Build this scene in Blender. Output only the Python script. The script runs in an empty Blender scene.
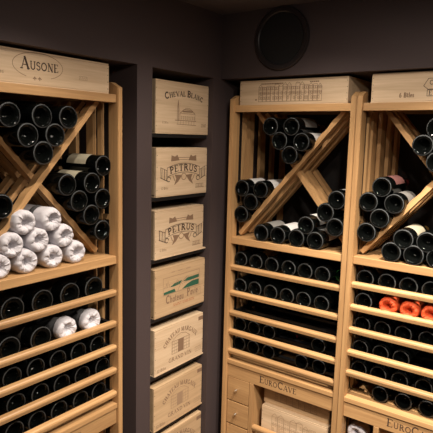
import bpy, bmesh, math, random
from mathutils import Vector, Matrix, noise
random.seed(4)
S = bpy.context.scene
COL = S.collection
PI = math.pi

# ------------------------------------------------------------------ materials
def mat(name):
    m = bpy.data.materials.new(name); m.use_nodes = True
    nt = m.node_tree
    return m, nt, nt.nodes['Principled BSDF']
def plain(name, col, rough=.6, metal=0, coat=0, spec=.5, bump=0, bscale=60, sheen=0):
    m, nt, b = mat(name)
    b.inputs['Base Color'].default_value = (*col, 1)
    b.inputs['Roughness'].default_value = rough
    b.inputs['Metallic'].default_value = metal
    b.inputs['Coat Weight'].default_value = coat
    b.inputs['Specular IOR Level'].default_value = spec
    if bump:
        n = nt.nodes.new('ShaderNodeTexNoise'); n.inputs['Scale'].default_value = bscale; n.inputs['Detail'].default_value = 5
        tc = nt.nodes.new('ShaderNodeTexCoord'); nt.links.new(tc.outputs['Object'], n.inputs['Vector'])
        bp = nt.nodes.new('ShaderNodeBump'); bp.inputs['Strength'].default_value = bump; bp.inputs['Distance'].default_value = .003
        nt.links.new(n.outputs['Fac'], bp.inputs['Height']); nt.links.new(bp.outputs['Normal'], b.inputs['Normal'])
    return m
def wood(name, c0, c1, axis=0, rough=.5, fine=1.0, var=.18):
    """grain runs along the given local axis"""
    m, nt, b = mat(name); L = nt.links.new
    tc = nt.nodes.new('ShaderNodeTexCoord')
    oi = nt.nodes.new('ShaderNodeObjectInfo')
    ad = nt.nodes.new('ShaderNodeVectorMath'); ad.operation = 'MULTIPLY_ADD'
    L(oi.outputs['Random'], ad.inputs[0]); ad.inputs[1].default_value = (7, 5, 9); L(tc.outputs['Object'], ad.inputs[2])
    mp = nt.nodes.new('ShaderNodeMapping'); L(ad.outputs[0], mp.inputs['Vector'])
    sc = [38*fine]*3; sc[axis] = 2.2*fine; mp.inputs['Scale'].default_value = sc
    n1 = nt.nodes.new('ShaderNodeTexNoise'); n1.inputs['Scale'].default_value = 1; n1.inputs['Detail'].default_value = 4; n1.inputs['Distortion'].default_value = .6
    L(mp.outputs[0], n1.inputs['Vector'])
    mp2 = nt.nodes.new('ShaderNodeMapping'); L(ad.outputs[0], mp2.inputs['Vector'])
    sc = [260*fine]*3; sc[axis] = 9; mp2.inputs['Scale'].default_value = sc
    n2 = nt.nodes.new('ShaderNodeTexNoise'); n2.inputs['Scale'].default_value = 1; n2.inputs['Detail'].default_value = 2
    L(mp2.outputs[0], n2.inputs['Vector'])
    mx = nt.nodes.new('ShaderNodeMix'); mx.data_type = 'FLOAT'; mx.inputs[0].default_value = .35
    L(n1.outputs['Fac'], mx.inputs[2]); L(n2.outputs['Fac'], mx.inputs[3])
    cr = nt.nodes.new('ShaderNodeValToRGB'); cr.color_ramp.elements[0].position = .35; cr.color_ramp.elements[1].position = .65
    cr.color_ramp.elements[0].color = (*c0, 1); cr.color_ramp.elements[1].color = (*c1, 1)
    L(mx.outputs[0], cr.inputs[0])
    hs = nt.nodes.new('ShaderNodeHueSaturation')
    mr = nt.nodes.new('ShaderNodeMapRange'); mr.inputs[3].default_value = 1-var; mr.inputs[4].default_value = 1+var*.5
    L(oi.outputs['Random'], mr.inputs[0]); L(mr.outputs[0], hs.inputs['Value']); L(cr.outputs[0], hs.inputs['Color'])
    L(hs.outputs[0], b.inputs['Base Color'])
    b.inputs['Roughness'].default_value = rough
    bp = nt.nodes.new('ShaderNodeBump'); bp.inputs['Strength'].default_value = .15; bp.inputs['Distance'].default_value = .001
    L(n2.outputs['Fac'], bp.inputs['Height']); L(bp.outputs[0], b.inputs['Normal'])
    return m
OA, OB = (.42, .235, .10), (.585, .35, .155)
OAKX = wood('oak_x', OA, OB, 0, .42); OAKY = wood('oak_y', OA, OB, 1, .42); OAKZ = wood('oak_z', OA, OB, 2, .42)
PA, PB = (.56, .40, .245), (.72, .545, .36)
PINE = wood('pine', PA, PB, 0, .6, .7, .06)
PINE_D = wood('pine_darker', (.46, .31, .17), (.62, .43, .25), 0, .6, .7, .06)
PAINT = plain('plum_brown_paint', (.056, .038, .037), .75, bump=.12, bscale=180)
CEILP = plain('ceiling_paint', (.10, .085, .09), .85)
PLASTER = plain('brown_plaster', (.12, .10, .092), .9)
FLOORM = wood('dark_floor_boards', (.05, .03, .02), (.09, .055, .035), 0, .4)
DARKBACK = plain('dark_back_panel', (.012, .010, .010), .8)
BLACKM = plain('black_metal', (.008, .008, .009), .45)
GLASS = plain('dark_bottle_glass', (.0020, .0024, .0022), .05, spec=.16)
STIP = plain('stippled_glass', (.03, .033, .034), .5, bump=.6, bscale=900)
STIPG = plain('stippled_green_glass', (.04, .30, .06), .45)
GREENG = plain('green_bottle_glass', (.004, .03, .006), .12, spec=.5)
SPKR = plain('speaker_rim', (.022, .017, .017), .35)
GRILL = plain('speaker_cloth', (.007, .006, .006), .9, bump=.5, bscale=500)
METAL = plain('brushed_steel', (.75, .74, .72), .25, metal=1)
TISSUE = plain('white_tissue', (.62, .60, .63), .85, bump=.5, bscale=55)
GREYT = plain('grey_tissue_sleeve', (.06, .06, .062), .8, bump=.4, bscale=60)
BAND = plain('dark_grey_band', (.07, .068, .07), .7)
ORANGE = plain('orange_tissue', (.52, .065, .012), .7, bump=.5, bscale=55)
LABW = plain('white_paper_label', (.75, .74, .72), .6)
LABC = plain('cream_paper_label', (.55, .50, .36), .6)
LABG = plain('grey_or_dimmed_label', (.27, .26, .24), .6)  # grey also holds the dimness of a white label in the top V
LABD = plain('dark_paper_label', (.07, .063, .055), .6)
LABR = plain('dusky_red_paper_label', (.23, .10, .09), .6)
CAPS = {k: plain('foil_'+k, c, .35, metal=.3) for k, c in dict(red=(.12, .01, .012), black=(.01, .01, .01), gold=(.35, .22, .06)).items()}
INK = plain('burnt_brown_ink', (.05, .027, .018), .8)
INKM = plain('faded_brown_ink', (.24, .145, .085), .8)
INKL = plain('pale_brown_ink', (.36, .235, .14), .8)
INKG = plain('green_ink', (.02, .10, .055), .8)
INKR = plain('red_ink', (.42, .15, .06), .8)
NAILM = plain('dark_nail', (.03, .02, .015), .6)

# ------------------------------------------------------------------ helpers
def link(o, parent=None):
    COL.objects.link(o)
    if parent: o.parent = parent
    return o
def tag(o, label, cat, group=None):
    o['label'] = label; o['category'] = cat
    if group: o['group'] = group
    return o
def empty(name, loc, rz=0):
    o = bpy.data.objects.new(name, None); o.empty_display_size = .05
    o.location = loc; o.rotation_euler = (0, 0, rz); return link(o)
def box(bm, x0, x1, y0, y1, z0, z1, bev=0):
    vs = [bm.verts.new((x, y, z)) for x in (x0, x1) for y in (y0, y1) for z in (z0, z1)]
    f = [(0, 1, 3, 2), (4, 6, 7, 5), (0, 4, 5, 1), (2, 3, 7, 6), (0, 2, 6, 4), (1, 5, 7, 3)]
    fs = [bm.faces.new([vs[i] for i in q]) for q in f]
    if bev:
        es = list({e for q in fs for e in q.edges})
        bmesh.ops.bevel(bm, geom=es, offset=bev, segments=2, affect='EDGES', profile=.5)
    return fs
def prism(bm, prof, a0, a1, axis='x'):
    """extrude a 2D profile along x (prof = (y,z)) or y (prof = (x,z))"""
    def P(a, p): return (a, p[0], p[1]) if axis == 'x' else (p[0], a, p[1])
    A = [bm.verts.new(P(a0, p)) for p in prof]; B = [bm.verts.new(P(a1, p)) for p in prof]
    n = len(prof)
    bm.faces.new(A); bm.faces.new(B[::-1])
    for i in range(n): bm.faces.new([A[i], B[i], B[(i+1) % n], A[(i+1) % n]])
def lathe(bm, prof, n=36, fn=None):
    """profile (r, y) around the y axis"""
    rings = []
    for r, y in prof:
        if r < 1e-6: rings.append([bm.verts.new((0, y, 0))])
        else:
            rings.append([bm.verts.new(fn(r, y, 2*PI*k/n) if fn else (r*math.cos(2*PI*k/n), y, r*math.sin(2*PI*k/n))) for k in range(n)])
    for a, b in zip(rings, rings[1:]):
        for k in range(n):
            k2 = (k+1) % n
            if len(a) == 1 and len(b) == 1: continue
            if len(a) == 1: bm.faces.new([a[0], b[k2], b[k]])
            elif len(b) == 1: bm.faces.new([a[k], a[k2], b[0]])
            else: bm.faces.new([a[k], a[k2], b[k2], b[k]])
def obj(name, bm, m, parent=None, smooth=False, loc=None, rot=None):
    bmesh.ops.recalc_face_normals(bm, faces=bm.faces)
    me = bpy.data.meshes.new(name); bm.to_mesh(me); bm.free()
    if smooth:
        for p in me.polygons: p.use_smooth = True
        try: me.set_sharp_from_angle(angle=math.radians(42))
        except Exception: pass
    me.materials.append(m)
    o = bpy.data.objects.new(name, me)
    if loc: o.location = loc
    if rot: o.rotation_euler = rot
    return link(o, parent)
def bx(name, dims, m, parent=None, bev=.0015):
    bm = bmesh.new(); box(bm, *dims, bev=bev); return obj(name, bm, m, parent)
def struct(o): o['kind'] = 'structure'; return o

# ------------------------------------------------------------------ lettering: a small serif stroke face
T, t = .16, .065
def arc(cx, cy, rx, ry, a0, a1, n=10):
    return [(cx+rx*math.cos(math.radians(a0+(a1-a0)*i/n)), cy+ry*math.sin(math.radians(a0+(a1-a0)*i/n))) for i in range(n+1)]
def sf(x, y, w=.13): return ([(x-w, y), (x+w, y)], t)
G = {
 'A': (.86, [([(.1, 0), (.42, 1)], t), ([(.42, 1), (.76, 0)], T), ([(.2, .34), (.64, .34)], t), sf(.1, .03), sf(.76, .03)]),
 'B': (.74, [([(.18, 0), (.18, 1)], T), (arc(.35, .75, .25, .22, 90, -90), T*.8), (arc(.35, .27, .3, .25, 90, -90), T*.8), ([(.05, .97), (.35, .97)], t), ([(.05, .03), (.35, .03)], t), ([(.18, .52), (.4, .52)], t)]),
 'C': (.82, [(arc(.45, .5, .35, .46, 50, 310, 16), T*.85), ([(.7, .95), (.7, .7)], t)]),
 'D': (.86, [([(.18, 0), (.18, 1)], T), (arc(.35, .5, .38, .46, 90, -90, 14), T*.9), ([(.05, .97), (.35, .97)], t), ([(.05, .03), (.35, .03)], t)]),
 'E': (.72, [([(.18, 0), (.18, 1)], T), ([(.05, .97), (.62, .97)], t), ([(.05, .03), (.64, .03)], t), ([(.18, .52), (.5, .52)], t), ([(.62, 1), (.62, .8)], t), ([(.64, 0), (.64, .22)], t)]),
 'G': (.86, [(arc(.45, .5, .35, .46, 50, 320, 16), T*.85), ([(.7, .95), (.7, .7)], t), ([(.72, .05), (.72, .42)], T*.8), sf(.7, .43)]),
 'H': (.88, [([(.18, 0), (.18, 1)], T), ([(.7, 0), (.7, 1)], T), ([(.18, .5), (.7, .5)], t), sf(.18, .03), sf(.7, .03), sf(.18, .97), sf(.7, .97)]),
 'I': (.38, [([(.19, 0), (.19, 1)], T), sf(.19, .03), sf(.19, .97)]),
 'L': (.68, [([(.18, 0), (.18, 1)], T), sf(.18, .97), ([(.05, .03), (.6, .03)], t), ([(.6, 0), (.6, .25)], t)]),
 'M': (1.0, [([(.14, 0), (.14, 1)], t), ([(.14, 1), (.48, .1)], T), ([(.48, .1), (.82, 1)], t), ([(.84, 0), (.84, 1)], T), sf(.14, .03, .1), sf(.84, .03), sf(.12, .97, .1), sf(.84, .97)]),
 'N': (.86, [([(.16, 0), (.16, 1)], t), ([(.16, 1), (.7, 0)], T), ([(.7, 0), (.7, 1)], t), sf(.16, .03), sf(.14, .97, .1), sf(.7, .97)]),
 'O': (.9, [(arc(.45, .5, .35, .46, 0, 360, 20), T*.8)]),
 'P': (.7, [([(.18, 0), (.18, 1)], T), (arc(.33, .73, .27, .24, 90, -90), T*.8), ([(.05, .97), (.33, .97)], t), ([(.18, .49), (.33, .49)], t), sf(.18, .03)]),
 'R': (.82, [([(.18, 0), (.18, 1)], T), (arc(.33, .75, .25, .22, 90, -90), T*.8), ([(.05, .97), (.33, .97)], t), ([(.18, .53), (.33, .53)], t), ([(.38, .52), (.72, 0)], T), sf(.18, .03), sf(.74, .03, .08)]),
 'S': (.62, [(arc(.31, .73, .21, .22, 20, 270, 12), T*.75), (arc(.31, .27, .23, .24, 90, -160, 12), T*.75)]),
 'T': (.76, [([(.38, 0), (.38, 1)], T), ([(.04, .97), (.72, .97)], t), sf(.38, .03), ([(.05, 1), (.05, .8)], t), ([(.71, 1), (.71, .8)], t)]),
 'U': (.84, [([(.18, 1), (.18, .3)]+arc(.43, .3, .25, .26, 180, 360)[1:]+[(.68, 1)], T*.75), sf(.18, .97), sf(.68, .97)]),
 'V': (.84, [([(.1, 1), (.44, 0)], T), ([(.44, 0), (.74, 1)], t), sf(.1, .97), sf(.74, .97)]),
 'X': (.84, [([(.1, 1), (.74, 0)], T), ([(.74, 1), (.1, 0)], t), sf(.1, .97), sf(.74, .97), sf(.1, .03), sf(.74, .03)]),
 '6': (.6, [(arc(.3, .3, .2, .26, 0, 360, 14), T*.7), (arc(.48, .35, .38, .6, 180, 100, 6), T*.7)]),
 '1': (.4, [([(.2, 0), (.2, 1)], T), sf(.2, .03)]),
 '2': (.6, [(arc(.3, .73, .2, .22, 160, -30, 8)+[(.08, .04), (.52, .04)], T*.7)]),
 '0': (.6, [(arc(.3, .5, .22, .46, 0, 360, 16), T*.7)]),
 't': (.4, [([(.18, .9), (.18, .1), (.34, .06)], T*.7), ([(.04, .64), (.36, .64)], t)]),
 'l': (.3, [([(.15, 0), (.15, 1)], T*.8), sf(.15, .03, .09)]),
 'e': (.52, [([(.1, .36), (.44, .36)]+arc(.27, .34, .18, .3, 0, 320, 12), T*.6)]),
 's': (.44, [(arc(.21, .48, .13, .15, 20, 270, 8), T*.6), (arc(.21, .19, .15, .16, 90, -160, 8), T*.6)]),
 'h': (.56, [([(.13, 0), (.13, 1)], T*.7), ([(.13, .4)]+arc(.28, .42, .15, .2, 150, 0, 6)+[(.43, 0)], T*.6)]),
 'a': (.54, [(arc(.26, .3, .17, .28, 0, 360, 12), T*.6), ([(.44, .62), (.44, 0)], T*.7)]),
 'u': (.56, [([(.12, .62), (.12, .2)]+arc(.27, .2, .15, .18, 180, 360, 6)+[(.42, .62)], T*.6), ([(.44, .62), (.44, 0)], T*.6)]),
 'v': (.52, [([(.06, .62), (.26, 0)], T*.7), ([(.26, 0), (.46, .62)], t)]),
 'i': (.28, [([(.14, 0), (.14, .62)], T*.7), ([(.14, .8), (.14, .92)], T*.7)]),
}
class Draw:
    """flat line art collected as thin raised strips in the local x-z plane of a crate front"""
    def __init__(s): s.q = []
    def strip(s, pts, w, closed=False):
        pts = [Vector((p[0], p[1])) for p in pts]
        if closed: pts.append(pts[0])
        for a, b in zip(pts, pts[1:]):
            d = b-a
            if d.length < 1e-7: continue
            d.normalize(); n = Vector((-d.y, d.x))*w/2; e = d*w*.25
            s.q.append([a-e-n, b+e-n, b+e+n, a-e+n])
    def poly(s, pts): s.q.append([Vector(p) for p in pts])
    def rect(s, x0, z0, x1, z1, w=None):
        if w: s.strip([(x0, z0), (x1, z0), (x1, z1), (x0, z1)], w, True)
        else: s.poly([(x0, z0), (x1, z0), (x1, z1), (x0, z1)])
    def text(s, txt, size, place, cap=1.0, xs=1.0, bold=1.0):
        """place(u) -> (x, z, angle): position and lean at running length u; '^' makes the next letter bigger"""
        u = 0; big = 1
        for c in txt:
            if c == '^': big = cap; continue
            if c == ' ': u += .42*size; continue
            w, st = G[c]; k = size*big; W = w*k*xs
            x, z, a = place(u+W/2)
            ca, sa = math.cos(a), math.sin(a)
            for pts, tw in st:
                s.strip([(x+ca*(p[0]*k*xs-W/2)-sa*p[1]*k, z+sa*(p[0]*k*xs-W/2)+ca*p[1]*k) for p in pts], tw*k*bold)
            u += W+.06*size; big = 1
        return u
    def width(s, txt, size, cap=1.0, xs=1.0):
        return Draw().text(txt, size, lambda u: (0, 0, 0), cap, xs)
    def centred(s, txt, size, cx, z, cap=1.0, xs=1.0, bold=1.0, R=None, width=None):
        w0 = s.width(txt, size, cap, xs)
        if width: xs *= width/w0; w0 = width
        def pl(u):
            d = u-w0/2
            if not R: return (cx+d, z, 0)
            a = -d/R
            return (cx-R*math.sin(a), z+R*math.cos(a)-R, a)
        s.text(txt, size, pl, cap, xs, bold)
    def build(s, name, m, parent, y):
        bm = bmesh.new()
        for i, q in enumerate(s.q):
            yy = y-.0004-.00003*(i % 5)
            vs = [bm.verts.new((p[0], yy, p[1])) for p in q]
            bm.faces.new(vs)
        me = bpy.data.meshes.new(name); bmesh.ops.recalc_face_normals(bm, faces=bm.faces); bm.to_mesh(me); bm.free(); me.materials.append(m)
        return link(bpy.data.objects.new(name, me), parent)

# ------------------------------------------------------------------ room shell
XW, YH, HZ, CZ, FZ = -.048, -.018, .284, .562, -1.75
RX, RY = 3.3, -3.5
def sbox(name, boxes, m):
    bm = bmesh.new()
    for b in boxes: box(bm, *b)
    return struct(obj(name, bm, m))
sbox('wall_left', [(-.66, XW, RY, .6, HZ, CZ), (-.66, XW, RY, -1.245, FZ, HZ), (-.66, XW, -.548, -.466, FZ, HZ), (-.66, XW, -.074, .6, FZ, HZ),
                   (-.68, -.62, RY, .6, FZ, CZ)], PAINT)
sbox('wall_right', [(XW, RX, YH, .6, HZ, CZ), (1.24, RX, YH, .6, FZ, HZ), (XW-.02, RX, .55, .62, FZ, CZ)], PAINT)
sbox('wall_back', [(-.66, RX+.1, RY-.1, RY, FZ, CZ)], PLASTER)
sbox('wall_side', [(RX, RX+.1, RY, .6, FZ, CZ)], PLASTER)
sbox('ceiling', [(-.66, RX+.1, RY-.1, .6, CZ, CZ+.05)], CEILP)
sbox('floor', [(-.66, RX+.1, RY-.1, .6, FZ-.05, FZ)], FLOORM)

# ------------------------------------------------------------------ wine racks (local frame: x right, y into the wall, z up)
H0, W0, DEP = -.434, .5945, .49
XI0, XI1 = .022, .5725
def diag(x0, z0, x1, z1, d0, up, rack, ndeep=3):
    """slatted diagonal: parallel boards one behind the other; `up` = side the bottles rest on"""
    L = math.hypot(x1-x0, z1-z0); ang = math.atan2(z1-z0, x1-x0); th = .021
    bm = bmesh.new()
    for k in range(ndeep):
        y0 = d0+k*.078; y1 = y0+.035
        drop = 0 if k == 0 else .003
        prof = [(0, -th if up > 0 else th)]
        prof = []
        n = 60
        for i in range(n+1):
            s = L*i/n
            c = ((s+.02) % .078)/.078
            h = (-.0035*math.sin(PI*c)**2 if k == 0 else -.002)-drop
            prof.append((s, (th/2+h)*up))
        prof += [(L, -th/2*up), (0, -th/2*up)]
        if up < 0: prof = prof[::-1]
        prism(bm, prof, y0, y1, 'y')
    return obj('diagonal_divider', bm, OAKX, rack, loc=(x0, 0, z0), rot=(0, -ang, 0))
RAILP = [(.0035, -.023), (.0005, -.0125), (.0012, -.0108), (-.0008, -.0092), (.0010, -.0035), (.004, 0), (.022, 0), (.022, -.023)]
def make_rack(name_label, loc, rz, rails, support, lower):
    r = empty('wine_rack', loc, rz); tag(r, name_label, 'wine rack', 'oak wine racks')
    bot = FZ+.002-loc[2]
    for x0, x1, mir in ((0, XI0, 0), (XI1, W0, 1)):
        bm = bmesh.new()                                                       # front post with sloping top
        prism(bm, [(-.01, bot), (-.01, .193), (.03, .213), (.043, .213), (.043, bot)], x0, x1, 'x')
        bmesh.ops.bevel(bm, geom=[e for e in bm.edges if abs((e.verts[0].co-e.verts[1].co).z) > 1], offset=.002, segments=2, affect='EDGES')
        obj('post', bm, OAKZ, r)
        bm = bmesh.new()
        for y0, y1 in ((.085, .108), (.133, .172), (.235, .28), (.345, .375), (.45, DEP)):
            box(bm, x0+.003, x1-.003, y0, y1, bot, .16)
        for z in (-.46, -.30, .14, -1.05, -1.6): box(bm, x0+.006, x1-.006, .04, DEP, z, z+.02)
        obj('side_slats', bm, OAKZ, r)
        bm = bmesh.new()                                                       # perforated runner strip behind the post
        box(bm, x0+.010, x0+.012, .043, .078, -1.7, .14)
        for i in range(58):
            z = .12-.0315*i
            box(bm, x0+.0085, x0+.0135, .050, .070, z-.006, z+.004)
        obj('peg_strip', bm, BLACKM, r)
    bx('top_rail', (XI0, XI1, 0, .024, .1385, .168), OAKX, r)
    bx('top_board', (XI0, XI1, .024, DEP, .15, .166), OAKX, r)
    bx('back_panel', (0, W0, DEP+.002, DEP+.012, bot, .16), DARKBACK, r)
    bm = bmesh.new(); box(bm, XI0, XI1, 0, .022, -.465, H0, bev=.002)
    for k in range(6): box(bm, XI0, XI1, .024+k*.078, .024+k*.078+.068, -.452, H0-.001)
    obj('middle_shelf', bm, OAKX, r)
    if rz:
        diag(.034, H0+.032, .524, .142, .046, 1, r); diag(.030, .138, .546, H0+.012, .083, 1, r)
    else:
        diag(.034, H0+.012, .522, .142, .050, 1, r); diag(.090, .142, .560, H0+.012, .0865, 1, r)
    for z, sup in zip(rails, support):
        bm = bmesh.new()                                                       # sliding shelf: runners and cross slats
        for xa in (XI0+.001, XI1-.017): box(bm, xa, xa+.016, .022, .44, z-.022, z-.006 if sup > z-.03 else z-.03)
        for y in (.09, .2, .32): box(bm, XI0+.017, XI1-.017, y, y+.03, sup-.012, sup)
        sh = obj('sliding_shelf', bm, BLACKM, r)
        bm = bmesh.new(); prism(bm, [(y, z+q) for y, q in RAILP], XI0+.0005, XI1-.0005, 'x')
        obj('front_rail', bm, OAKX, sh)
    bx('counter_board', (XI0, XI1, -.003, .45, -1.053, -1.033), OAKX, r)
    hp = bx('header_panel', (XI0, XI1, .003, .022, -1.119, -1.053), OAKX, r)
    d = Draw()
    def pl(u): return (.203+u, -1.099, 0)
    w = d.width('^EURO^CAVE', .0245, 1.35)
    d.text('^EURO^CAVE', .0245, pl, 1.35, .195/w, 1.0)
    d.build('lettering', INK, hp, .003)
    lower(r)
    bx('plinth', (XI0, XI1, .02, .45, bot, bot+.06), OAKX, r)
    return r
def drawer(r, z0, z1):
    bm = bmesh.new(); box(bm, .0265, .147, .002, .022, z0, z1, bev=.0012); box(bm, .03, .144, .022, .35, z0+.004, z1-.008)
    d = obj('drawer', bm, OAKX, r)
    bm = bmesh.new(); lathe(bm, [(0, -.018), (.005, -.0175), (.0068, -.014), (.0065, -.009), (.003, -.006), (.003, .002), (0, .002)], 16)
    obj('knob', bm, METAL, d, smooth=True, loc=(.083, 0, (z0+z1)/2+.005))
def divider(r, x0=.15, zb=-1.72):
    bx('divider', (x0, x0+.022, .002, .42, zb, -1.12), OAKZ, r)
def lowA(r):
    drawer(r, -1.237, -1.121); drawer(r, -1.358, -1.243); drawer(r, -1.479, -1.364); drawer(r, -1.60, -1.485)
    divider(r)
    bx('case_shelf', (.173, XI1-.001, .02, .44, -1.415, -1.40), OAKX, r)
    bm = bmesh.new(); prism(bm, [(y, -1.327+q*1.1) for y, q in RAILP], .173, XI1-.001, 'x'); obj('case_rail', bm, OAKX, r)
def lowB(r):
    divider(r, .152)
    bx('cubby_shelf', (XI0+.001, .151, .01, .42, -1.257, -1.242), OAKX, r)
    bx('case_shelf', (.175, XI1-.001, .02, .44, -1.415, -1.40), OAKX, r)
def lowL(r):
    bx('case_shelf', (XI0, XI1-.001, .02, .44, -1.415, -1.40), OAKX, r)

R_OLD = [-.568, -.693, -.791, -.885, -.982]
RACKS = {
 'left': ((-.0698, -1.205, 0), PI/2), 'centre': ((0, 0, 0), 0), 'right': ((.5965, 0, 0), 0)}
rad_row = {'left': [.044, .043, .0375, .0375, .0375], 'centre': [.037, .037, .035, .035, .035], 'right': [.037, .037, .035, .035, .035]}
zrow = {'left': [-.546, -.672, -.779, -.876, -.972], 'centre': [-.539, -.666, -.765, -.862, -.958],
        'right': [-.523, -.617, -.7215, -.823, -.915]}
rails = {'left': R_OLD, 'centre': R_OLD, 'right': [-.5405, -.6352, -.7312, -.8284, -.9176]}
sup = {k: [z-r for z, r in zip(zrow[k], rad_row[k])] for k in zrow}
lab = {'left': 'tall oak wine rack in the left wall niche, holding the white wrapped bottles',
       'centre': 'tall oak wine rack beside the corner, with small drawers and knobs at bottom left',
       'right': 'oak wine rack at the right edge, holding the three orange wrapped bottles'}
for k, lo in (('left', lowL), ('centre', lowA), ('right', lowB)):
    make_rack(lab[k], RACKS[k][0], RACKS[k][1], rails[k], sup[k], lo)

# ------------------------------------------------------------------ bottles (axis = local y, base at y = 0)
def bottle_prof(r):
    return [(0, .034), (.007, .0325), (.015, .025), (.021, .012), (.0255, .003), (r-.0085, 0), (r-.0055, .0002), (r-.0020, .0016), (r-.0004, .0042), (r, .008),
            (r, .185), (r-.002, .197), (r-.008, .209), (r-.016, .22), (.0165, .235), (.0148, .25), (.0142, .292), (.0155, .293), (.0155, .300), (0, .300)]
def label_mesh(r, y0, y1, arcdeg):
    bm = bmesh.new(); n = 22; rr = r+.0004
    a = [math.radians(90-arcdeg/2+arcdeg*i/n) for i in range(n+1)]
    A = [bm.verts.new((rr*math.cos(q), y0, rr*math.sin(q))) for q in a]; B = [bm.verts.new((rr*math.cos(q), y1, rr*math.sin(q))) for q in a]
    for i in range(n): bm.faces.new([A[i], A[i+1], B[i+1], B[i]])
    return bm
def make_bottle(r, glass, caps, labm):
    bm = bmesh.new(); lathe(bm, bottle_prof(r), 40); o = obj('wine_bottle', bm, glass, smooth=True)
    o.data.materials.append(STIPG if glass is GREENG else STIP)
    for p in o.data.polygons:
        c = p.center; q = math.hypot(c.x, c.z)
        if r-.0050 < q < r-.0020 and c.y < .006: p.material_index = 1
    bm = bmesh.new(); lathe(bm, [(.0158, .25), (.0160, .302), (0, .3025)], 24); obj('capsule', bm, caps, o, smooth=True)
    if labm:
        bm = label_mesh(r, .055, .165, 190); obj('label', bm, labm, o, smooth=True)
    return o
PROTO = {}
def get_bottle(kind, r):
    key = (kind, r)
    if key not in PROTO:
        if kind in ('tissue', 'sleeve', 'orange'): PROTO[key] = [make_wrapped(kind, r), False]
        else:
            g = GREENG if kind == 'green' else GLASS
            PROTO[key] = [make_bottle(r, g, CAPS['gold' if kind == 'cream' else ('black' if kind == 'green' else 'red')],
                          {'white': LABW, 'cream': LABC, 'grey': LABG, 'darklabel': LABD, 'red': LABR}.get(kind)), False]
    pr = PROTO[key]
    if not pr[1]:
        pr[1] = True; return pr[0]
    src = pr[0]; o = src.copy(); COL.objects.link(o); o.parent = None
    for ch in src.children:
        c = ch.copy(); COL.objects.link(c); c.parent = o
    return o
def make_wrapped(kind, r):
    # body is paper rolled round the bottle, bunched into a crumpled pucker over the base
    def fn(rr, y, a):
        k = .0012+.0022*max(0, 1-y/.05) if y < .19 else .001
        f = noise.noise(Vector((math.cos(a)*2.4+(3 if kind == 'orange' else 0), math.sin(a)*2.4, y*26)))
        g = noise.noise(Vector((math.cos(a)*6, math.sin(a)*6+9, y*60)))
        fold = math.sin(a*7+16*f)*.0009 if rr < r*.82 and y < .05 else 0
        R = rr+(f*k+g*.0008)*(1 if rr > .01 else .3)
        ox = (.004*noise.noise(Vector((3, 5, y)))+.003) if rr < r*.6 and y < .05 else 0
        return (R*math.cos(a)+ox, y+fold*2+g*.0012-(f*.006 if rr < r*.8 and y < .05 else 0), R*math.sin(a))
    front = [(0, .024), (.006, .0225), (.011, .017), (.0145, .010), (.0175, .0045), (.0215, .0005), (.026, -.001), (r-.010, -.0002), (r-.005, .0025), (r-.0015, .008), (r, .016)]
    back = [(r, .03), (r, .07), (r, .11), (r, .15), (r, .19), (r-.008, .212), (.021, .236), (.019, .27), (.018, .30), (0, .302)]
    m = {'tissue': TISSUE, 'orange': ORANGE, 'sleeve': GREYT}[kind]
    bm = bmesh.new()
    if kind == 'sleeve':
        lathe(bm, [(r+.0008, .028)]+[(q[0]+.0008, q[1]) for q in back], 44, fn)
        o = obj('wrapped_bottle', bm, m, smooth=True)
        bm = bmesh.new(); lathe(bm, front+[(r, .034)], 56, fn); e = obj('paper_end', bm, TISSUE, o, smooth=True); e['label'] = 'white crumpled paper end'
    else:
        lathe(bm, front+back, 56, fn)
        o = obj('wrapped_bottle', bm, m, smooth=True)
        if kind == 'tissue':
            bm = bmesh.new(); lathe(bm, [(r+.0024, .060), (r+.0024, .086)], 44, lambda rr, y, a: (rr*math.cos(a), y, rr*math.sin(a)))
            b = obj('paper_band', bm, BAND, o, smooth=True); b['label'] = 'dark grey paper band'
    return o
ORD = ['first', 'second', 'third', 'fourth', 'fifth', 'sixth', 'seventh', 'eighth', 'ninth']
KN = {'plain': 'dark glass wine bottle', 'white': 'dark wine bottle with white label', 'cream': 'dark wine bottle with cream label', 'grey': 'dark wine bottle with grey-toned label',
      'darklabel': 'wide dark wine bottle with dull label', 'red': 'dark wine bottle with dusky red label', 'green': 'bright green glass bottle',
      'tissue': 'bottle rolled in white tissue', 'sleeve': 'white-ended bottle in grey sleeve', 'orange': 'bottle in orange tissue'}
def put(rack, kind, r, x, z, d, where, group):
    o = get_bottle(kind, r)
    (rx, ry, rz0), rot = RACKS[rack]
    c, s = math.cos(rot), math.sin(rot)
    dx = random.uniform(-.004, .004)
    o.location = (rx+c*x-s*d, ry+s*x+c*d, z)
    wrapped = kind in ('tissue', 'sleeve', 'orange')
    spin = random.uniform(0, 2*PI) if wrapped else random.uniform(-.35, .35)
    o.rotation_mode = 'XYZ'
    o.rotation_euler = (Matrix.Rotation(rot+dx, 4, 'Z') @ Matrix.Rotation(spin, 4, 'Y')).to_euler()
    tag(o, (KN[kind]+' '+where), 'bottle', group)
def row(rack, n, xs, z, d, shelfname, kinds=None, r=None):
    kinds = kinds or {}
    g = 'bottles on the %s of the %s rack' % (shelfname, rack)
    for i, x in enumerate(xs):
        put(rack, kinds.get(i, 'plain'), r or rad_row[rack][n], x, z, d, '%s from left on %s, %s rack' % (ORD[i], shelfname, rack), g)

RB = .0395
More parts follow.
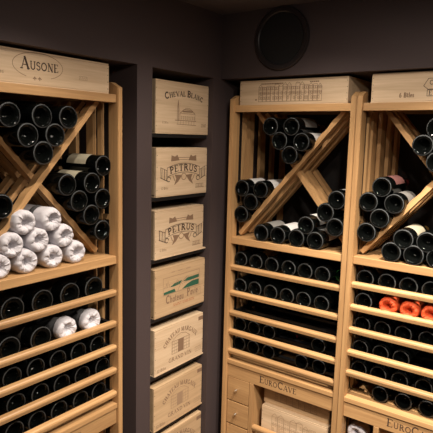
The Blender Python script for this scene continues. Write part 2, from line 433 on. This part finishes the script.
# --- left rack
gl = 'bottles in the crossed top of the left rack'
for x, z, w in ((.141, .074, 'upper left in the top V, left rack'), (.256, .075, 'upper middle in the top V, left rack'), (.359, .076, 'upper right in the top V, left rack'),
                (.203, .014, 'left of the middle pair in the top V, left rack'), (.305, .016, 'right of the middle pair in the top V, left rack'), (.258, -.042, 'at the bottom of the top V, left rack')):
    put('left', 'plain', RB, x, z, 0, w, gl)
for x, z, w in ((.118, -.206, 'alone at the left edge under the diagonal, left rack'), (.065, -.262, 'low at the far left beneath the diagonal, left rack')):
    put('left', 'plain', RB, x, z, .02, w, gl)
for x, z, k, w in ((.537, -.092, 'cream', 'topmost against the right post, left rack'), (.483, -.153, 'cream', 'just below the topmost one, left rack'), (.374, -.154, 'plain', 'beside the crossing in the right cell, left rack'),
                   (.424, -.214, 'plain', 'lower left slope of the right cell, left rack'), (.533, -.214, 'plain', 'middle height against the right post, left rack'),
                   (.479, -.270, 'plain', 'second lowest in the right cell, left rack'), (.53, -.333, 'plain', 'lowest in the right cell, left rack')):
    put('left', k, RB, x, z, .03, w, gl)
gw = 'bottles rolled in white tissue'
RT = .0405
for x, z, w in ((.199, -.266, 'at top left of the white pile'), (.302, -.268, 'at top right of the white pile'), (.152, -.334, 'leftmost of the middle white row'), (.250, -.332, 'centre of the middle white row'),
                (.352, -.331, 'rightmost of the middle white row'), (.105, -.396, 'leftmost on the shelf, cut by the frame'), (.203, -.396, 'second in the bottom white row'), (.304, -.396, 'third in the bottom white row'),
                (.402, -.396, 'rightmost in the bottom white row')):
    put('left', 'tissue', RT, x, z, .018, w, gw)
row('left', 0, [.146, .259, .373, .483], zrow['left'][0], .025, 'top slatted shelf', {0: 'darklabel', 1: 'darklabel', 2: 'darklabel', 3: 'darklabel'})
row('left', 1, [.127, .247, .360, .474], zrow['left'][1], .022, 'second slatted shelf', {0: 'darklabel', 1: 'darklabel', 2: 'sleeve', 3: 'sleeve'})
row('left', 2, [.143, .233, .324, .415, .506], zrow['left'][2], .035, 'third slatted shelf')
row('left', 3, [.154, .248, .339, .432, .530], zrow['left'][3], .035, 'fourth slatted shelf')
row('left', 4, [.145, .233, .325, .422, .512], zrow['left'][4], .035, 'lowest slatted shelf')
# --- centre rack
gc = 'bottles in the crossed top of the centre rack'
for x, z, k, w in ((.209, .076, 'plain', 'upper left in the top V, centre rack'), (.256, .015, 'plain', 'second row left in the top V, centre rack'), (.311, .076, 'grey', 'upper right in the top V, centre rack'),
                   (.361, .013, 'white', 'second row right in the top V, centre rack'), (.308, -.043, 'plain', 'at the bottom of the top V, centre rack')):
    put('centre', k, RB, x, z, 0, w, gc)
for x, z, k, w in ((.062, -.204, 'white', 'top left of the left cell, centre rack'), (.161, -.203, 'white', 'top right of the left cell, centre rack'), (.111, -.263, 'plain', 'middle of the left cell, centre rack'),
                   (.062, -.324, 'plain', 'bottom of the left cell, centre rack')):
    put('centre', k, RB, x, z, .015, w, gc)
for x, z, k, w in ((.182, -.395, 'grey', 'leftmost under the cross, centre rack'), (.268, -.395, 'white', 'second under the cross, centre rack'), (.359, -.395, 'plain', 'third under the cross, centre rack'),
                   (.447, -.395, 'white', 'fourth and rightmost under the cross, centre rack'), (.401, -.335, 'white', 'stacked atop the bottom row, centre rack'),
                   (.532, -.216, 'white', 'topmost of the right cell, centre rack'), (.486, -.271, 'plain', 'left of the right cell trio, centre rack'), (.532, -.328, 'plain', 'lowest of the right cell trio, centre rack')):
    put('centre', k, RB, x, z, 0, w, gc)
row('centre', 0, [.064, .147, .231, .317, .397, .479], zrow['centre'][0], .022, 'top slatted shelf', {1: 'cream'})
put('centre', 'green', .030, .5385, sup['centre'][0]+.030, .085, 'set back at the right end of top slatted shelf, centre rack', 'bottles on the top slatted shelf of the centre rack')
row('centre', 1, [.066, .147, .231, .315, .397, .482], zrow['centre'][1], .022, 'second slatted shelf')
row('centre', 3, [.061, .139, .221, .470], zrow['centre'][3], .04, 'fourth slatted shelf')
row('centre', 4, [.061, .139, .222, .393, .479], zrow['centre'][4], .04, 'lowest slatted shelf')
# --- right rack
gr = 'bottles in the crossed top of the right rack'
for x, z, k, w in ((.255, .013, 'plain', 'left of the top V, right rack'), (.309, -.046, 'plain', 'at the bottom of the top V, right rack'), (.300, .075, 'plain', 'upper one of the top V, right rack')):
    put('right', k, RB, x, z, 0, w, gr)
for x, z, k, w in ((.111, -.151, 'red', 'topmost of the left cell, right rack'), (.062, -.213, 'plain', 'second row left of the left cell, right rack'), (.163, -.211, 'grey', 'second row right of the left cell, right rack'),
                   (.111, -.273, 'plain', 'third row of the left cell, right rack'), (.062, -.334, 'plain', 'lowest of the left cell, right rack')):
    put('right', k, RB, x, z, .015, w, gr)
for x, z, k, w in ((.212, -.340, 'cream', 'upper left under the diagonal, right rack'), (.170, -.395, 'plain', 'bottom left under the diagonal, right rack'), (.254, -.395, 'plain', 'second on the shelf under the diagonal, right rack'),
                   (.298, -.340, 'plain', 'upper right under the diagonal, right rack'), (.338, -.395, 'plain', 'third on the shelf under the diagonal, right rack')):
    put('right', k, RB, x, z, 0, w, gr)
row('right', 0, [.068, .156, .239, .323], zrow['right'][0], .022, 'top slatted shelf', {0: 'cream'})
row('right', 1, [.069, .166, .248, .329], zrow['right'][1], .018, 'second slatted shelf', {1: 'orange', 2: 'orange', 3: 'orange'})
row('right', 2, [.063, .146, .229, .320], zrow['right'][2], .04, 'third slatted shelf')
row('right', 3, [.061, .146, .228], zrow['right'][3], .04, 'fourth slatted shelf')
row('right', 4, [.061, .143, .229, .322], zrow['right'][4], .04, 'fifth slatted shelf')
row('right', 5, [.156, .250, .342], -.9975, .04, 'plain board above the carved panel', r=.035)
put('right', 'tissue', RT, .066, -1.2035, .04, 'in the cubby beneath the carved panel, right rack', None)

# ------------------------------------------------------------------ wooden wine crates
def crate(label, loc, rz, w, h, dep, m=PINE, group=None, lid_over=0):
    """root at the crate's lower front left corner; front face is y = 0"""
    r = empty('wine_crate', loc, rz); tag(r, label, 'wine crate', group)
    bm = bmesh.new()
    th = .009
    box(bm, 0, w, 0, th, 0, h-.0065, bev=.0008)               # front
    box(bm, 0, w, dep-th, dep, 0, h-.0065)
    box(bm, .0015, th, th, dep-th, .004, h-.0065); box(bm, w-th, w-.0015, th, dep-th, .004, h-.0065)
    obj('case', bm, m, r)
    bx('bottom_board', (.001, w-.001+lid_over, .002, dep-.002, .0, .004) if False else (0, w+lid_over, -.0012 if lid_over else .001, dep, -.005, -.0003), m, r, 0)
    bx('lid', (.0005, w-.0005, .0008, dep, h-.006, h), m, r, .0008)
    bm = bmesh.new()
    for x in (.005, w-.005):
        for k in range(4):
            z = h*(.12+.24*k); box(bm, x-.0013, x+.0013, -.0006, .001, z-.0013, z+.0013)
    obj('nails', bm, NAILM, r)
    return r
gt = 'flat wine crates on top of the racks'
# left rack crate: AUSONE
c = crate('flat pine crate with a name inside a thin oval, on top of the left rack', (-.0698-.014, -1.205+.050, .173), PI/2, .5, .101, .33, group=gt)
d = Draw(); cx = .253-.043; zz = -.173
d.centred('^AUSONE', .0255, cx+.002, .2175+zz, 1.42, 1, 1.15, width=.141); d.build('lettering', INK, c, 0)
d = Draw(); e = [(cx-.004+.092*math.cos(a), .2305+zz+.040*math.sin(a)) for a in [2*PI*i/48 for i in range(49)]]
d.strip([p for p in e[:33]], .0016); d.strip(e[40:], .0016)
for k in (-.009, .009):
    d.strip([(cx-.010+k+.008*0-.006, .190+zz), (cx-.010+k, .194+zz), (cx-.010+k+.006, .190+zz)], .003); d.strip([(cx-.010+k, .186+zz), (cx-.010+k, .196+zz)], .003)
d.build('emblem', INKM, c, 0)
d = Draw(); d.text('6 ^Btles', .012, lambda u: (.036+u, .196+zz, 0), 1, 1.1); d.build('lettering', INKM, c, 0)
d = Draw(); d.rect(.366, .205+zz, .40, .217+zz, .0012)
for i in range(4): d.strip([(.369+i*.008, .208+zz), (.372+i*.008, .214+zz)], .0015)
d.build('stamp', INKL, c, 0)
# centre rack crate: engraved row of facades
c = crate('flat pine crate with a faded print of building fronts, on the centre rack', (.037, .014, .173), 0, .512, .101, .33, group=gt)
def facades(c, x0, z0, w, h, m, n=9, seed=1):
    rr = random.Random(seed); d = Draw(); lw = .0017
    xs = [x0+w*i/n for i in range(n+1)]
    d.strip([(x0, z0), (x0+w, z0)], lw); d.strip([(x0, z0+h*.45), (x0+w, z0+h*.45)], lw)
    for a, b in zip(xs, xs[1:]):
        hh = h*rr.uniform(.72, .95); d.rect(a+.001, z0, b-.001, z0+hh, lw)
        if rr.random() < .6: d.strip([(a, z0+hh), ((a+b)/2, z0+min(h, hh+h*.16)), (b, z0+hh)], lw)
        for q in range(3):
            for s in (.3, .7):
                px = a+(b-a)*s; pz = z0+h*(.12+.26*q)
                if rr.random() < .85: d.rect(px-.003, pz, px+.003, pz+h*.14, lw*.9)
        if rr.random() < .5: d.strip([(a+.004, z0+h*.3), (b-.004, z0+h*.36)], lw)
    d.build('print', m, c, 0)
facades(c, .098, .009, .302, .078, INKM, 15, 3)
d = Draw(); d.centred('^FA^CADES', .0, .2, .08) if False else None
for i in range(13): d.strip([(.112+i*.0085, .0845), (.117+i*.0085, .0845)], .005)
for i in range(5): d.strip([(.345+i*.0085, .086), (.350+i*.0085, .086)], .005)
d.strip([(.083, .018), (.089, .018)], .006)
d.build('caption_marks', INKM, c, 0)
# right rack crate: 6 Btles and hexagonal badge
c = crate('flat pine crate with a hexagonal badge and small 6-bottle mark, on the right rack', (.5965+.046, .014, .173), 0, .5, .1035, .33, group=gt)
d = Draw(); d.text('6 ^Btles', .0165, lambda u: (.107+u, .013, 0), 1.0, .85, 1.7); d.build('lettering', INKM, c, 0)
d = Draw(); hx, hz = .248, .052
d.strip([(hx-.056, hz), (hx-.040, hz+.026), (hx+.040, hz+.026), (hx+.056, hz), (hx+.04, hz-.012), (hx-.04, hz-.012)], .0018, True)
d.rect(hx-.042, hz-.036, hx+.042, hz-.014, .0018)
d.strip(arc(hx, hz+.0, .02, .018, 0, 180), .0015)
d.text('C', .016, lambda u: (hx-.036+u, hz+.004, 0)); d.text('E', .016, lambda u: (hx-.037+u, hz-.033, 0))
d.build('badge', INK, c, 0)

# niche crates on black shelves (left wall niche between pier and corner)
NX, NY0 = -.0698, -1.205
def ncrate(label, x0, x1, z0, z1, m=PINE, over=0):
    x0 += .021; x1 += .008
    return crate(label, (NX-.003, NY0+x0, z0+.005), PI/2, x1-x0, z1-z0-.005, .50, m, 'wine crates stacked in the wall niche', over)
def petrus(c, w, h):
    k = w/.35
    d = Draw(); cx, cz = w*.5, h*.56
    R = .34
    d.centred('PETRUS', .027*k, cx+.002, cz-.010*k, 1, 1, 1.55, R=R, width=.185*k); d.build('lettering', INK, c, 0)
    d = Draw()
    def ar(dx, off): return (cx+dx, cz+off+math.sqrt(R*R-dx*dx)-R)
    for off in (-.017, .021):
        d.strip([ar((-.108+.216*i/14)*k, off*k) for i in range(15)], .0022)
    for s in (-1, 1):
        x1 = s*.108*k
        d.strip([ar(x1, -.017*k), ar(x1, .021*k)], .0025)
        for j in range(4):                                    # curled ribbon ends
            xx = cx+s*(.112+.011*j)*k; d.strip([(xx, cz-.052*k+.004*j), (xx+s*.003, cz-.006*k+.003*j)], .0036 if j % 2 else .0018)
        d.strip([(cx+s*.108*k, cz-.052*k), (cx+s*.150*k, cz-.036*k)], .003); d.strip([(cx+s*.11*k, cz-.008*k), (cx+s*.15*k, cz+.006*k)], .002)
        d.strip(arc(cx+s*.098*k, cz-.045*k, .012*k, .010*k, 0, 300, 8), .0035)
    d.build('ribbon', INK, c, 0)
    d = Draw()                                                # crossed crest behind the ribbon, pale
    for s in (-1, 1):
        d.poly([(cx+s*.030*k, cz+.034*k), (cx+s*.085*k, cz+.030*k), (cx+s*.082*k, cz+.056*k), (cx+s*.060*k, cz+.050*k), (cx+s*.045*k, cz+.058*k)])
        d.poly([(cx+s*.012*k, cz-.030*k), (cx+s*.060*k, cz-.026*k), (cx+s*.050*k, cz-.044*k), (cx+s*.064*k, cz-.072*k), (cx+s*.036*k, cz-.056*k)])
        d.strip([(cx+s*.072*k, cz-.030*k), (cx+s*.060*k, cz-.052*k)], .004*k)
    d.strip([(cx-.05*k, cz+.046*k), (cx+.05*k, cz+.046*k)], .0025); d.strip(arc(cx, cz-.036*k, .016*k, .014*k, 0, 360, 12), .003)
    d.strip([(cx-.05*k, cz+.036*k), (cx+.05*k, cz+.038*k)], .0018)
    d.build('crest', INKM, c, 0)
    d = Draw(); d.text('12 ^Btles', .010, lambda u: (w*.09+u, h*.13, 0)); 
    for i in range(5): d.rect(w*.74+i*.011, h*.12, w*.74+i*.011+.008, h*.12+.016, .0018)
    d.strip([(w*.73, h*.115), (w*.92, h*.115)], .0015)
    d.build('stamp', INKM, c, 0)
def margaux(c, w, h, m1, m2):
    cx = w*.5; d = Draw()
    d.centred('CHATEAU MARGAUX', .0185, cx, h*.765, 1, 1, 1.5, R=.135, width=.245)
    d.centred('GRAND VIN', .0175, cx, h*.145, 1, 1, 1.2, width=.165)
    d.text('12 ^Btles', .0135, lambda u: (w*.05+u, h*.04, 0))
    d.build('lettering', m1, c, 0)
    d = Draw(); x0, x1, z0, z1 = cx-.062, cx+.062, h*.31, h*.60
    d.rect(x0, z0, x1, z1, .0016); d.strip([(x0, z1), (cx-.03, z1+.02), (cx, z1+.026), (cx+.03, z1+.02), (x1, z1)], .0018)
    for i in range(9): d.strip([(x0+.006+i*.014, z0), (x0+.006+i*.014, z1)], .003 if 2 < i < 6 else .0018)
    for q in (.25, .5, .75): d.strip([(x0, z0+(z1-z0)*q), (x1, z0+(z1-z0)*q)], .0016)
    d.rect(cx-.02, z0, cx+.02, z1)
    d.build('emblem', m2, c, 0)
    d = Draw(); d.rect(w*.86, h*.84, w*.96, h*.93)
    d.build('stamp', m1, c, 0)
    d = Draw(); d.rect(w*.80, h*.12, w*.92, h*.22, .0012)
    for i in range(4): d.strip([(w*.82+i*.009, h*.14), (w*.83+i*.009, h*.2)], .0013)
    d.build('round_stamp', m2, c, 0)
# 1 CHEVAL BLANC
c = ncrate('topmost niche crate, arched name above a drawing of a spired building', .764, 1.122, .033, .247)
w, h = .358, .209; d = Draw()
d.centred('^CHEVAL ^BLANC', .0195, w*.51, h*.73, 1.3, 1, 1.6, R=.42, width=.255); d.build('lettering', INK, c, 0)
d = Draw(); lw = .0016
sx = w*.385; d.strip([(sx-.006, .05), (sx-.006, .098), (sx, .135), (sx+.006, .098), (sx+.006, .05)], lw*1.3); d.strip([(sx, .05), (sx, .13)], .004)
d.rect(w*.42, .052, w*.70, .082, lw); d.strip([(w*.42, .082), (w*.49, .098), (w*.63, .098), (w*.70, .082)], .003); d.strip([(w*.47, .090), (w*.65, .091)], .006)
d.strip([(w*.50, .098), (w*.52, .104), (w*.60, .104), (w*.62, .098)], lw)
for i in range(8): d.rect(w*.44+i*.0125, .058, w*.44+i*.0125+.0045, .070, lw)
d.strip([(w*.33, .052), (w*.72, .052)], .0028); d.strip([(w*.36, .036), (w*.72, .034)], .0022)
for i in range(7): d.strip([(w*.38+i*.018, .035), (w*.38+i*.018, .051)], .0016)
d.build('emblem', INKM, c, 0)
d = Draw(); d.text('12 ^Btles', .009, lambda u: (w*.11+u, .036, 0)); d.text('2000', .015, lambda u: (w*.82+u, .028, 0), 1, .9)
d.build('stamp', INKM, c, 0)
# 2,3 PETRUS
c = ncrate('niche crate with dark ribbon emblem, second from top, under the spired building crate', .771, 1.120, -.228, -.024); petrus(c, .349, .199)
c = ncrate('niche crate with dark ribbon emblem, third from top, above the green landscape crate', .766, 1.103, -.49, -.283, over=.022); petrus(c, .337, .20)
# 4 Chateau Pavie
c = ncrate('niche crate with a framed green landscape picture above its name', .768, 1.122, -.748, -.535, PINE_D)
w, h = .354, .208
d = Draw(); d.rect(w*.15, h*.42, w*.85, h*.78, .0014); d.build('picture_frame', INKM, c, 0)
d = Draw()
d.poly([(w*.16, h*.43), (w*.38, h*.43), (w*.36, h*.50), (w*.25, h*.49), (w*.16, h*.48)])
d.poly([(w*.50, h*.44), (w*.84, h*.44), (w*.84, h*.56), (w*.70, h*.56), (w*.60, h*.52)])
d.poly([(w*.27, h*.56), (w*.36, h*.62), (w*.50, h*.64), (w*.46, h*.57), (w*.36, h*.555)])
d.poly([(w*.52, h*.60), (w*.60, h*.66), (w*.84, h*.67), (w*.84, h*.60), (w*.66, h*.585)])
d.build('hills', INKG, c, 0)
d = Draw()
for i in range(24):
    x = w*(.17+.028*i) if i < 24 else 0
    zt = h*(.60+.06*math.sin(i*.9)+.02*(i % 3))
    d.strip([(x, h*.56), (x+.004, zt)], .0022)
d.strip([(w*.42, h*.44), (w*.48, h*.58), (w*.60, h*.70)], .0022)
d.build('trees', INKM, c, 0)
d = Draw(); d.text('^Chateau', .031, lambda u: (w*.20+u, h*.225, 0), 1.15, .85, 1.3); d.text('^Pavie', .031, lambda u: (w*.60+u, h*.25, 0), 1.15, .85, 1.3); d.build('lettering', INKM, c, 0)
d = Draw(); d.centred('SAINT EMILION', .012, w*.55, h*.12, 1, 1, 1.3, width=.15); d.build('small_lettering', INKR, c, 0)
d = Draw()
for a, b in ((.42, .50), (.58, .66), (.30, .36)): d.strip([(w*a, h*.87), (w*b, h*.875)], .003)
d.rect(w*.80, h*.20, w*.88, h*.36, .0015); d.strip([(w*.82, h*.24), (w*.86, h*.32)], .002)
d.build('stamp', INKL, c, 0)
# 5,6,7 chateau with arched lettering
c = ncrate('pale niche crate with arched lettering over a gateway print, fifth from top', .770, 1.118, -1.008, -.80, over=.012); margaux(c, .348, .203, INKM, INKM)
c = ncrate('darker niche crate with faint arched lettering, sixth from top', .768, 1.118, -1.265, -1.062, PINE_D, .012); margaux(c, .35, .198, INKM, INKL)
c = ncrate('lowest niche crate, cut off by the bottom of the photo', .768, 1.12, -1.515, -1.305, PINE_D); margaux(c, .352, .205, INKM, INKL)
for i, z in enumerate([.033, -.228, -.49, -.748, -1.008, -1.265, -1.515]):
    s = bx('niche_shelf', (-.60, NX-.008, NY0+.741, NY0+1.129, z-.016, z-.0003), BLACKM, None, .001)
    tag(s, 'thin black shelf under the %s niche crate from the top' % (ORD[i] if i else 'first'), 'shelf', 'black shelves in the wall niche')

# crates in the centre rack's bay
c = crate('pine crate with faded building print, upper of two under the carved panel, centre rack', (.199, .06, -1.2135), 0, .335, .15, .33, PINE_D, 'crates in the centre rack bay')
facades(c, .06, .02, .215, .085, INKL, 7, 5)
c = crate('pale pine crate with faded building print, lower of two behind the case rail', (.207, .03, -1.395), 0, .335, .176, .36, PINE, 'crates in the centre rack bay')
facades(c, .055, .055, .225, .10, INKL, 7, 9)

# ------------------------------------------------------------------ wall speaker
sp = empty('wall_speaker', (.2585, YH, .434)); tag(sp, 'round black speaker set in the dark wall above the centre rack', 'speaker')
R = .128
bm = bmesh.new(); lathe(bm, [(R, .0), (R, -.008), (R-.004, -.0125), (R-.020, -.0125), (R-.0235, -.009), (R-.0235, 0)], 64); obj('rim', bm, SPKR, sp, smooth=True)
bm = bmesh.new(); lathe(bm, [(0, -.0065), (.05, -.006), (R-.0235, -.003), (R-.0235, 0)], 64); obj('grille', bm, GRILL, sp, smooth=True)
for a in (45, 135, 225, 315, 0, 90, 180, 270)[4:]:
    bm = bmesh.new(); lathe(bm, [(0, -.0015), (.003, -.001), (.0035, 0)], 12)
    obj('screw', bm, plain('screw', (.06, .05, .05), .4, .5) if a == 0 else bpy.data.materials['screw'], sp, smooth=True,
        loc=((R-.012)*math.cos(math.radians(a+8)), -.0125, (R-.012)*math.sin(math.radians(a+8))))

# ------------------------------------------------------------------ lights: recessed ceiling spots washing the racks, plus added fill spots
def spot(loc, target, energy, size=110, blend=.7, radius=.02, col=(1, .88, .76)):
    l = bpy.data.lights.new('downlight_or_fill', 'SPOT'); l.energy = energy; l.spot_size = math.radians(size); l.spot_blend = blend
    l.shadow_soft_size = radius; l.color = col
    o = bpy.data.objects.new('downlight_or_fill', l); o.location = loc
    o.rotation_euler = (Vector(target)-Vector(loc)).to_track_quat('-Z', 'Y').to_euler(); COL.objects.link(o); return o
spot((1.04, -.50, CZ-.01), (1.06, -.48, -1.7), 185, 116, 1)
spot((.38, -1.07, CZ-.01), (.36, -1.07, -1.7), 44, 128, 1)
spot((.48, -.46, CZ-.01), (.42, -.44, -1.7), 28, 138, 1)  # added fill spot, brings up the niche crates beside the corner
spot((1.38, -1.20, CZ-.01), (1.05, -.55, -1.7), 225, 105, 1)
spot((.95, -.75, CZ-.02), (.75, -.55, -1.2), 19, 168, .7)  # added wide fill, lifts the wall headers and the top crates
spot((1.30, -1.50, CZ-.03), (.9, -1.1, -1.2), 17, 172, .6)  # added wide fill in mid-room, standing in for bounce

w = bpy.data.worlds.new('world'); S.world = w; w.use_nodes = True
w.node_tree.nodes['Background'].inputs[0].default_value = (1, .86, .84, 1); w.node_tree.nodes['Background'].inputs[1].default_value = .05

# ------------------------------------------------------------------ camera
f, ya, pi_, ro = 526.4841, math.radians(36.2743), math.radians(8.4278), math.radians(1.4733)
F = Vector((-math.sin(ya)*math.cos(pi_), math.cos(ya)*math.cos(pi_), -math.sin(pi_)))
Rr = Vector((math.cos(ya), math.sin(ya), 0)); U = Rr.cross(F)
R2 = Rr*math.cos(ro)+U*math.sin(ro); U2 = -Rr*math.sin(ro)+U*math.cos(ro)
cam = bpy.data.cameras.new('camera'); cam.sensor_width = 36; cam.lens = 36*f/433; cam.clip_start = .01
co = bpy.data.objects.new('camera', cam)
M = Matrix((R2, U2, -F)).transposed().to_4x4(); M.translation = Vector((1.3957, -1.9923, .0185))
co.matrix_world = M; COL.objects.link(co); S.camera = co
S.view_settings.view_transform = 'Standard'; S.view_settings.look = 'None'; S.view_settings.gamma = 1; S.view_settings.use_curve_mapping = False
S.view_settings.exposure = 0
